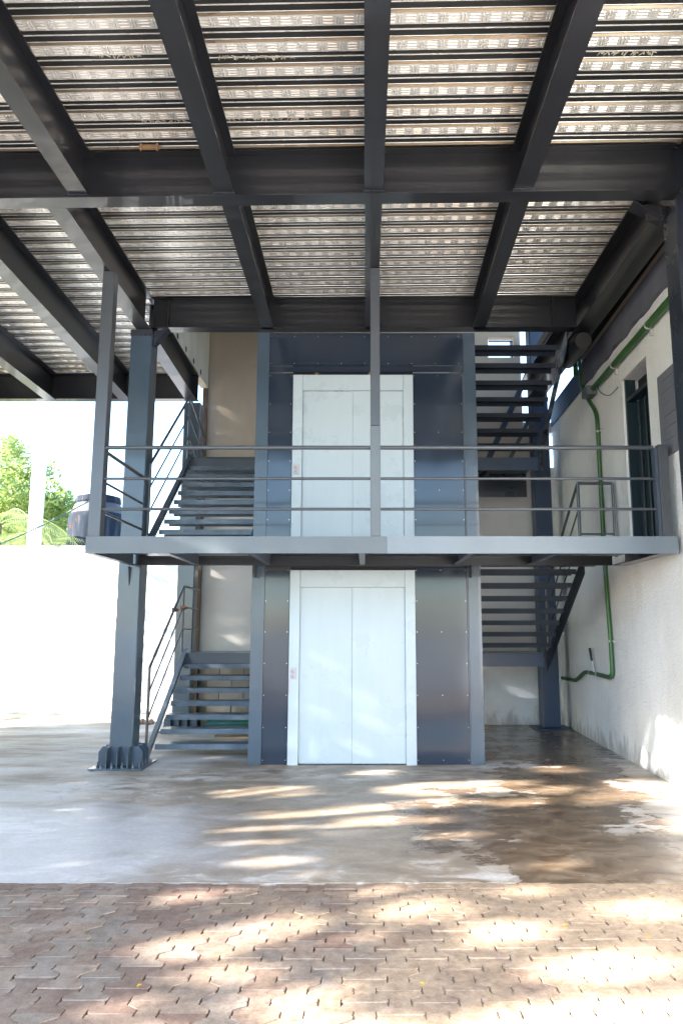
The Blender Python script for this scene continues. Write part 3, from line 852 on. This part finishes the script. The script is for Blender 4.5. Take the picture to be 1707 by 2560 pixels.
# ------------------------------------------------------------------ stairs
def para(mb, x0, x1, a, b, h):
    """plate in a plane X=const between x0 and x1, running a->b (y,z of top edge), vertical depth h"""
    i = len(mb.v)
    for x in (x0, x1):
        mb.v += [(x, a[0], a[1]), (x, b[0], b[1]), (x, b[0], b[1] - h), (x, a[0], a[1] - h)]
    mb.f += [tuple(i + k for k in q) for q in ((0, 1, 2, 3), (7, 6, 5, 4), (0, 4, 5, 1), (1, 5, 6, 2), (2, 6, 7, 3), (3, 7, 4, 0))]
    return mb
def tread(mb, x0, x1, y, z, depth, back):
    """folded plate tread, nose at y; back=+1 when the flight climbs away from the viewer"""
    mb.box(x0, x1, min(y, y + back * depth), max(y, y + back * depth), z - 0.005, z)
    ya = y if back > 0 else y - 0.005
    mb.box(x0, x1, ya, ya + 0.005, z - 0.062, z - 0.0052)
    yb2 = y + back * depth
    mb.box(x0, x1, min(yb2, yb2 - back * 0.005), max(yb2, yb2 - back * 0.005), z - 0.062, z - 0.0052)
    return mb
def flight(label, x0, x1, y1, z1, n, rise, going, away, xs, landing_z, mat='checker'):
    """treads k=0..n-1 at y1 + k*going*away, z1 + k*rise ; xs = x of the outer stringer"""
    t = thing('stair_flight', ((x0 + x1) / 2, y1, z1 - rise), label, 'stairs', 'stair flights beside the lift')
    for k in range(n):
        y, z = y1 + away * k * going, z1 + k * rise
        part('tread', tread(MB(), x0, x1, y, z, 0.235, 1), mat, t)
    return t
# lower left: climbs away from the viewer, outer stringer at left
fl = flight('lower left stair flight climbing away behind the gusseted column', -2.55, -1.345, 9.17, 0.1485, 7, 0.1485, 0.219, 1, -2.58, 1.188)
def stringer(t, x, a, b, h, mat='stringer', w=0.05):
    m = MB(); para(m, x - 0.004, x + 0.004, a, b, h)
    sx = w
    para(m, x - 0.004 - 0.0, x + w, (a[0], a[1] + 0.006), (b[0], b[1] + 0.006), 0.0065)
    part('stringer', m, mat, t)
stringer(fl, -2.60, (9.02, 0.14), (10.66, 1.25), 0.20, 'fascia_light')  # pale tone stands in for wall light caught by the top flange
stringer(fl, -1.355, (9.02, 0.14), (10.66, 1.25), 0.20, w=0.005)
def rail_set(t, x, foot, head, hz, zs, endx=None, r=0.017):
    """posts at foot and head (y, z of stringer), sloping rails between at heights zs, short return to the wall"""
    (ya, za), (yb, zb2) = foot, head
    part('rail_post', MB().tube([(x, ya, za), (x, ya, za + hz)], r, 10), 'rail', t, smooth=True)
    part('rail_post', MB().tube([(x, yb, zb2), (x, yb, zb2 + hz)], r, 10), 'rail', t, smooth=True)
    for i, h in enumerate(zs):
        rr = r if i == 0 else r * 0.62
        pts = [(x, ya, za + h), (x, yb, zb2 + h)]
        if endx: pts.append(endx(i, x, yb, zb2 + h))
        part('handrail', MB().tube(pts, rr, 10), 'rail', t, smooth=True)
rail_set(fl, -2.615, (9.03, 0.13), (10.56, 1.20), 0.94, (0.94, 0.64, 0.33), lambda i, x, y, z: (x + 0.02, 11.40, z - 0.01))
# landing between the two lower flights
def landing(z, y0, label):
    t = thing('stair_landing', (0, (y0 + 11.6) / 2, z), label, 'landing')
    part('deck_plate', B(-2.64, 2.60, y0 + 0.012, 11.58, z - 0.012, z), 'checker', t)
    part('front_channel', B(-2.60, -1.36, y0, y0 + 0.010, z - 0.19, z + 0.002).box(-2.60, -1.36, y0 - 0.035, y0, z - 0.19, z - 0.18).box(-2.60, -1.36, y0 - 0.035, y0, z - 0.008, z + 0.002), 'stringer', t)
    part('front_channel', B(1.38, 2.56, y0, y0 + 0.010, z - 0.19, z + 0.002), 'bluecol', t)
    part('end_channel', B(2.56, 2.62, y0 - 0.03, y0 + 0.012, z - 0.19, z + 0.04), 'steel', t)
    part('rear_channel', B(-2.64, 2.60, 11.5, 11.51, z - (0.40 if z > 2 else 0.20), z - 0.013), 'steel', t)
    for x in (-2.0, -1.0, 0, 1.0, 1.9): part('cross_member', B(x - 0.03, x + 0.03, y0 + 0.02, 11.49, z - 0.12, z - 0.013), 'beam', t)
    return t
landing(1.188, 10.62, 'lower half landing behind the lift, about waist high')
landing(4.02, 10.44, 'upper half landing behind the lift near the canopy')
# lower right: climbs towards the viewer
fr = flight('lower right stair flight rising forward under the balcony', 1.38, 2.56, 10.13, 1.188 + 0.1515, 7, 0.1515, 0.22, -1, 2.6, 1.188, 'matte_steel')
stringer(fr, 2.60, (10.60, 1.17), (8.62, 2.42), 0.24, 'matte_steel', 0.04)
part('top_plate', B(1.38, 2.70, 8.50, 8.62, 2.26, 2.285), 'steel', fr)
rail_set(fr, 2.615, (8.80, 2.42), (10.55, 1.22), 0.88, (0.88, 0.56, 0.24))
# upper left
fu = flight('upper left stair flight climbing away from the balcony', -2.53, -1.345, 8.66 - 0.0, 2.58 + 0.0, 9, 0.16, 0.205, 1, -2.58, 4.02)
stringer(fu, -2.585, (8.48, 2.52), (10.46, 4.07), 0.20)
stringer(fu, -1.355, (8.48, 2.52), (10.46, 4.07), 0.20, w=0.005)
rail_set(fu, -2.595, (8.60, 2.58), (10.40, 4.02), 0.92, (0.92, 0.62, 0.31), lambda i, x, y, z: (x + 0.02, 11.3, z - 0.35))
# upper right
fur = flight('upper right stair flight rising forward below the canopy', 1.38, 2.50, 10.22, 4.18, 7, 0.16, 0.22, -1, 2.6, 4.02, 'matte_steel')
stringer(fur, 2.55, (10.50, 4.02), (8.72, 5.30), 0.22, 'steel', 0.04)
# gate like rail closing the gap beside the wall
gt = thing('rail_gate', (2.85, 8.82, 2.4), 'small grey pipe frame closing the gap between stairs and white wall', 'rail')
for x in (2.625, 3.055): part('upright', MB().tube([(x, 8.82, 2.40), (x, 8.82, 3.31)], 0.019, 10), 'rail', gt, smooth=True)
for z, r in ((3.31, 0.019), (2.99, 0.011), (2.68, 0.011)): part('bar', MB().tube([(2.625, 8.82, z), (3.055, 8.82, z)], r, 10), 'rail', gt, smooth=True)
# clamps on the left handrail
for y, z, x, lb in ((10.55, 1.83, -2.61, 'dark pipe coupling on the rail post by the rear column'), (10.50, 1.80, -2.72, 'dark round coupling left of the rail post')):
    solo('pipe_coupling', MB().tube([(x - 0.035, y, z), (x + 0.03, y, z)], [0.035, 0.028], 10).tube([(x + 0.03, y, z), (x + 0.055, y, z)], 0.018, 8), 'rust', lb, 'coupling', (x, y, z), smooth=True)
# dark diagonal braces and far stringer behind the upper right stairs
bc = thing('diagonal_bracing', (2.7, 11.6, 5.4), 'dark diagonal steel brace behind the upper right stairs', 'brace')
part('brace', MB().prism([(-0.05, 0), (0.05, 0), (0.05, 0.09), (-0.05, 0.09)], (2.05, 11.9, 4.2), (3.0, 11.9, 6.2)), 'bluecol', bc)
part('brace', MB().prism([(-0.03, 0), (0.03, 0), (0.03, 0.06), (-0.03, 0.06)], (2.4, 12.0, 4.2), (3.1, 12.0, 5.6)), 'fascia', bc)

# ------------------------------------------------------------------ pipes on the right wall
def smooth_path(pts, n=5):
    out = []
    P = [Vector(p) for p in pts]
    for i in range(len(P) - 1):
        p0 = P[max(0, i - 1)]; p1 = P[i]; p2 = P[i + 1]; p3 = P[min(len(P) - 1, i + 2)]
        for k in range(n):
            t = k / n
            out.append(0.5 * ((2 * p1) + (-p0 + p2) * t + (2 * p0 - 5 * p1 + 4 * p2 - p3) * t * t + (-p0 + 3 * p1 - 3 * p2 + p3) * t ** 3))
    out.append(P[-1]); return out
def q(y, z, off=0.04): return (wx(y) - off, y, z)
vp = thing('water_pipe', q(9.4, 2.5), 'green vertical pipe with an S bend, running down the white wall and turning back low', 'pipe')
pts = smooth_path([q(10.07, 5.55), q(10.06, 5.2), q(10.02, 4.95), q(9.72, 4.66), q(9.45, 4.42), q(9.38, 4.20), q(9.38, 3.6), q(9.37, 2.4), q(9.30, 1.4), q(9.29, 1.06), q(9.31, 0.96)], 5)
part('upright_run', MB().tube(pts, 0.027, 12), 'green', vp, smooth=True)
pts = smooth_path([q(9.31, 0.975), q(9.42, 0.932), q(9.8, 0.93), q(10.35, 0.93), q(10.62, 0.91), q(11.0, 0.80), q(11.25, 0.765), q(11.95, 0.75)], 4)
part('low_run', MB().tube(pts, 0.028, 12), 'green', vp, smooth=True)
for y, z in ((9.38, 4.12), (9.31, 1.38)):
    part('clip', MB().tube([q(y, z - 0.012), q(y, z + 0.012)], 0.036, 12).box(wx(y) - 0.03, wx(y) - 0.003, y - 0.075, y + 0.03, z - 0.012, z + 0.012), 'zinc', vp)
for y in (10.30, 9.95):
    part('clip', MB().tube([q(y - 0.012, 0.93), q(y + 0.012, 0.93)], 0.034, 12), 'zinc', vp)
part('valve_lever', MB().tube([q(10.08, 0.95, 0.05), q(10.12, 1.10, 0.06)], 0.012, 8), 'zinc', vp)
part('valve_grip', MB().tube([q(10.12, 1.10, 0.06), q(10.16, 1.27, 0.07)], 0.017, 8), 'black', vp)
vp2 = solo('short_pipe', MB().tube([q(10.02, 5.6, 0.12), q(10.02, 5.12, 0.12)], 0.035, 12), 'green', 'short green pipe stub beside the S bend, under the canopy edge', 'pipe', q(10.02, 5.3, 0.12), smooth=True)
hp = thing('conduit', q(8, 4.74), 'fat green conduit running level below the grey concrete beam', 'pipe')
part('conduit_run', MB().tube([q(3.0, 4.74, 0.05), q(9.42, 4.74, 0.05)], 0.043, 14), 'green', hp, smooth=True)
for y in (7.35, 8.55):
    part('clip', MB().tube([q(y - 0.012, 4.74, 0.05), q(y + 0.012, 4.74, 0.05)], 0.049, 12).box(wx(y) - 0.04, wx(y) - 0.005, y - 0.015, y + 0.015, 4.62, 4.69), 'zinc', hp)
jb = solo('junction_box', B(wx(9.5) - 0.15, wx(9.5), 9.42, 9.66, 4.66, 4.78), 'fascia', 'small grey junction box at the end of the green conduit', 'junction box', (wx(9.5) - 0.07, 9.54, 4.66), bevel=0.006)
solo('loose_wire', MB().tube(smooth_path([q(9.25, 4.72, 0.06), q(9.05, 4.55, 0.07), q(8.75, 4.42, 0.06), q(8.5, 4.44, 0.03)], 5), 0.006, 6), 'black', 'thin black wire looping from the conduit to the doorway', 'wire', q(8.9, 4.5))

# ------------------------------------------------------------------ small things behind
hs = thing('hose_bundle', (-2.1, 11.5, 0), 'teal plastic sheet and hose bundle on the floor under the stairs', 'hose')
for k in range(6):
    y = 11.35 + k * 0.07; z = 0.05 + (k % 3) * 0.045
    part('hose', MB().tube(smooth_path([(-2.45 + k * 0.03, y, z), (-2.0, y - 0.08, z + 0.02), (-1.4, y - 0.25 + 0.05 * (k % 2), z + 0.03), (-0.9, y - 0.1, z + 0.02)], 4), 0.042, 10), 'teal', hs, smooth=True)
solo('floor_board', B(-2.15, -1.4, 10.78, 10.90, 0.001, 0.022), 'wood', 'thin wooden board flat on the floor under the left stairs', 'board', (-1.8, 10.84, 0))
rb = thing('rubble_pile', (-3.6, 12.2, 0), 'little heap of tan rubble on the floor between column and stair rail', 'rubble')
for k in range(9):
    x, y, r = -3.6 + random.uniform(-.17, .17), 12.2 + random.uniform(-.1, .1), random.uniform(0.03, 0.065)
    m = MB().tube([(x, y, 0.001), (x + .01, y, r * .6), (x, y + .01, r * 1.3)], [r, r * 1.1, r * .45], 6)
    part('stone', m, 'rubble', rb)

# ------------------------------------------------------------------ beyond the wall
tk = thing('water_tank', (-6.35, 17, 3.0), 'rusty dark water tank with a domed lid standing behind the white wall', 'water tank')
tx, ty = -6.38, 17.2
part('tank_body', MB().tube([(tx, ty, 2.4), (tx, ty, 4.10), (tx, ty, 4.22)], [0.66, 0.66, 0.60], 36), 'tank', tk, smooth=True)
part('tank_shoulder', MB().tube([(tx, ty, 4.221), (tx, ty, 4.38), (tx, ty, 4.46)], [0.60, 0.56, 0.50], 36), 'tankgrey', tk, smooth=True)
part('tank_lid', MB().tube([(tx, ty, 4.461), (tx, ty, 4.50), (tx, ty, 4.63), (tx, ty, 4.67)], [0.50, 0.52, 0.50, 0.35], 36), 'tank', tk, smooth=True)
part('tank_stand', B(tx - .6, tx + .6, ty - .6, ty + .6, -0.1, 2.399), 'leftwall', tk)
solo('utility_pole', MB().box(-7.02, -6.80, 15, 15.22, -0.1, 5.62), 'whitepost', 'square white concrete pole rising above the boundary wall', 'pole', (-6.9, 15.1, 0), bevel=0.01)
solo('cable', MB().tube(smooth_path([(-8.5, 14.2, 2.75), (-7.1, 14.2, 3.20), (-6.2, 14.2, 3.62), (-5.42, 14.2, 4.05)], 6), 0.014, 6), 'cable', 'thin green-grey cable sloping up across the white pole to the tank', 'cable', (-6.5, 14.2, 3.4))

def leaves(mb, p, r, n, rnd, size):
    for _ in range(n):
        while True:
            d = Vector((rnd.uniform(-1, 1), rnd.uniform(-1, 1), rnd.uniform(-1, 1)))
            if 0.2 < d.length < 1: break
        c = Vector(p) + d * r
        a = Vector((rnd.uniform(-1, 1), rnd.uniform(-1, 1), rnd.uniform(-.7, .7))).normalized()
        b = a.cross(Vector((rnd.uniform(-1, 1), rnd.uniform(-1, 1), rnd.uniform(-1, 1)))).normalized()
        s = size * rnd.uniform(.6, 1.3)
        mb.face([c - a * s, c - b * s * .35, c + a * s, c + b * s * .35])
def far_tree(x, y, h, rad, label, seed, size=0.09, squash=1.0):
    rnd = random.Random(seed)
    t = thing('leafy_tree', (x, y, -0.1), label, 'tree', 'trees behind the boundary wall')
    tr = MB().tube([(x, y, -0.1), (x + .05, y, h * .35), (x + .1, y + .05, h * .6)], [0.16, 0.12, 0.06], 8)
    for k in range(5):
        a = rnd.uniform(0, 6.28)
        tr.tube([(x + .05, y, h * .35 + k * .12), (x + math.cos(a) * rad * .6, y + math.sin(a) * rad * .6, h * .6 + k * .2)], [0.06, 0.02], 6)
    part('trunk', tr, 'trunk', t)
    cr_ = MB()
    for k in range(62):
        a = rnd.uniform(0, 6.28); e = rnd.uniform(-.9, 1); rr = rad * rnd.uniform(.45, 1) * math.sqrt(1 - e * e * .8)
        leaves(cr_, (x + math.cos(a) * rr, y + math.sin(a) * rr, h * .68 + e * h * .30), rnd.uniform(.28, .5), 150, rnd, size)
    part('crown', cr_, 'leaf', t)
far_tree(-10.5, 20.0, 6.8, 1.8, 'tall bright leafy tree left of the white pole', 11)
far_tree(-8.95, 19.4, 5.85, 1.15, 'smaller leafy tree right of the white pole, next to the tank', 12)
far_tree(-12.8, 21.5, 6.0, 1.7, 'leafy tree at the far left edge', 13)
far_tree(-9.9, 21.0, 5.6, 1.5, 'low leafy tree behind the pole, between the two taller trees', 14)
def frond(t, base, az, length, droop, rnd):
    sp = []
    for k in range(13):
        s_ = k / 12
        sp.append(Vector((base[0] + math.cos(az) * length * s_, base[1] + math.sin(az) * length * s_, base[2] + length * (0.55 * s_ - droop * s_ * s_))))
    m = MB().tube(sp, [0.025 * (1 - .8 * k / 12) for k in range(13)], 5)
    sd_ = Vector((-math.sin(az), math.cos(az), 0))
    for k in range(36):
        s_ = 0.1 + 0.9 * k / 36; i = min(11, int(s_ * 12)); f = s_ * 12 - i
        p = sp[i].lerp(sp[i + 1], f); d = (sp[i + 1] - sp[i]).normalized()
        L = length * 0.34 * math.sin(math.pi * (0.15 + 0.8 * s_))
        for sg in (-1, 1):
            tip = p + sd_ * sg * L * .62 + d * L * .45 + Vector((0, 0, -L * .45))
            mid = p.lerp(tip, .5) + Vector((0, 0, .04))
            wv = d * 0.011
            m.face([p - wv, mid - wv, tip, mid + wv])
    part('frond', m, 'palm', t)
def palm(x, y, z, label, n, seed, L=1.9):
    rnd = random.Random(seed)
    t = thing('palm_tree', (x, y, -0.1), label, 'palm', 'palms behind the boundary wall')
    part('trunk', MB().tube([(x, y, -0.1), (x + .05, y, z * .5), (x, y, z)], [0.12, .1, .09], 8), 'trunk', t)
    for k in range(n): frond(t, (x, y, z), k * 6.283 / n + rnd.uniform(-.2, .2), L * rnd.uniform(.85, 1.1), rnd.uniform(.55, .95), rnd)
palm(-8.35, 16.4, 3.85, 'palm with arching fronds left of the pole just above the wall', 9, 1, 2.0)
palm(-7.45, 16.6, 3.45, 'palm fronds between pole and tank above the wall', 8, 2, 1.5)

# ------------------------------------------------------------------ unseen leaf screen trees left of the yard, gaps carved for the sun patches
PATCH = [(-0.9, 7.28, 0.38, 0.17), (-0.54, 6.46, 0.34, 0.1), (-0.7, 5.84, 0.52, 0.15), (-0.68, 5.17, 0.22, 0.06), (0.1, 8.19, 0.21, 0.09), (0.92, 7.47, 0.62, 0.2), (0.29, 6.73, 0.5, 0.13), (0.21, 6.15, 0.39, 0.15), (0.67, 5.84, 0.22, 0.09), (1.38, 6.86, 0.22, 0.1), (1.83, 7.38, 0.24, 0.12), (2.12, 8.4, 0.22, 0.13), (2.12, 7.01, 0.17, 0.12), (1.23, 5.12, 0.14, 0.08), (-1.04, 4.54, 0.14, 0.08), (-0.87, 3.91, 0.27, 0.16), (-0.6, 4.09, 0.28, 0.15), (0.05, 4.67, 0.19, 0.07), (0.32, 4.33, 0.25, 0.12), (-0.02, 4.02, 0.1, 0.05), (0.77, 4.05, 0.21, 0.1), (1.54, 4.34, 0.23, 0.13), (1.12, 3.67, 0.36, 0.14), (0.96, 4.62, 0.19, 0.06), (-0.97, 3.25, 0.16, 0.09), (-0.38, 3.36, 0.28, 0.1), (-0.65, 3.57, 0.24, 0.07), (2.6, 6.1, 0.3, 0.15), (2.75, 7.3, 0.4, 0.35), (2.6, 5.2, 0.25, 0.12)]
wob_r = random.Random(5)
WB = [(wob_r.uniform(2, 9), wob_r.uniform(2, 9), wob_r.uniform(0, 6)) for _ in range(6)]
def lit(x, y):
    """how open the crowns are along the sun ray that lands on ground point x, y (0 closed .. 1 open)"""
    n = sum(math.sin(a * x + b * y + c) for a, b, c in WB) / 6
    best = 0.0
    for cx_, cy_, rx_, ry_ in PATCH:
        dx, dy = x - cx_, y - cy_
        u = dx * 0.975 + dy * 0.22; v = -dx * 0.22 + dy * 0.975
        q_ = 1.45 if cy_ > 4.75 else (1.12 if cx_ > 0.9 else 1.3)
        d = (u / (rx_ * q_)) ** 2 + (v / (ry_ * q_ + 0.02)) ** 2 - 0.5 * n
        best = max(best, min(1.0, (1.25 - d) / 0.5))
    best = max(best, min(1.0, (3.32 + 0.15 * x + 0.08 * n - y) / 0.12))
    if x > 3.25:                                                    # lands on the side wall
        best = max(best, min(1.0, (9.3 - y) / 2.2 + n * 0.9))
    v = -0.322 * x + 0.947 * y
    best = max(best, min(0.80, (v - 12.9) / 0.3), min(1.0, (v - 16.2) / 0.2))                     # open sun past the last crown
    return best
leafrnd = random.Random(21)
def screen_tree(tx_, ty_, label, wseed):
    t = thing('screen_tree', (tx_, ty_, -0.1), label, 'tree', 'unseen leaf screen trees added left of the yard')
    tr = MB().tube([(tx_, ty_, -0.1), (tx_ + .1, ty_ + .1, 1.6), (tx_ - .1, ty_, 3.4)], [0.26, 0.2, 0.13], 10)
    rr = random.Random(wseed)
    for k in range(8):
        a = k * 0.785 + rr.uniform(-.3, .3)
        tr.tube([(tx_, ty_, 1.8 + .2 * k), (tx_ + math.cos(a) * .9, ty_ + math.sin(a) * .9, 3.2 + .3 * k), (tx_ + math.cos(a) * 1.6, ty_ + math.sin(a) * 1.6, 4.2 + .35 * k)], [.08, .05, .02], 6)
    part('trunk', tr, 'trunk', t)
    return t, MB()
shade = [screen_tree(-9.9, y_, l_, i) for i, (y_, l_) in enumerate(((-3.6, 'added leaf screen tree, unseen, nearest the viewer, left of the yard'), (-0.2, 'added leaf screen tree, unseen, second along the left of the yard'), (3.2, 'added leaf screen tree, unseen, third along, level with the balcony')))]
cotE = math.cos(R(SUN_EL)) / math.sin(R(SUN_EL))
made = 0
for _ in range(230000):
    # aim at a ground point, go up the sun ray to a height inside the crowns
    gx_ = leafrnd.uniform(-7.5, 15.5); v_ = leafrnd.uniform(-1.5, 16.5); gy_ = (v_ + 0.322 * gx_) / 0.947
    if gy_ < 1.6: continue
    if leafrnd.random() < lit(gx_, gy_): continue
    px_ = leafrnd.uniform(-11.2, -8.6)
    k = (gx_ - px_) / (-S.x)
    p = Vector((px_, gy_ + S.y * k, S.z * k))
    if p.z < 0.25 or p.z > 12: continue
    i = min(range(3), key=lambda j: abs(p.y - (-3.6 + 3.4 * j) + leafrnd.uniform(-.4, .4)))
    a = Vector((leafrnd.uniform(-1, 1), leafrnd.uniform(-1, 1), leafrnd.uniform(-1, 1))).normalized()
    b = a.cross(Vector((leafrnd.uniform(-1, 1), leafrnd.uniform(-1, 1), leafrnd.uniform(-1, 1)))).normalized()
    s_ = leafrnd.uniform(.06, .10)
    shade[i][1].face([p - a * s_, p - b * s_ * .6, p + a * s_, p + b * s_ * .6]); made += 1
for t_, m_ in shade:
    part('crown', m_, 'leaf', t_)
print('shade leaves', made, 'visible pavers', len(vis))
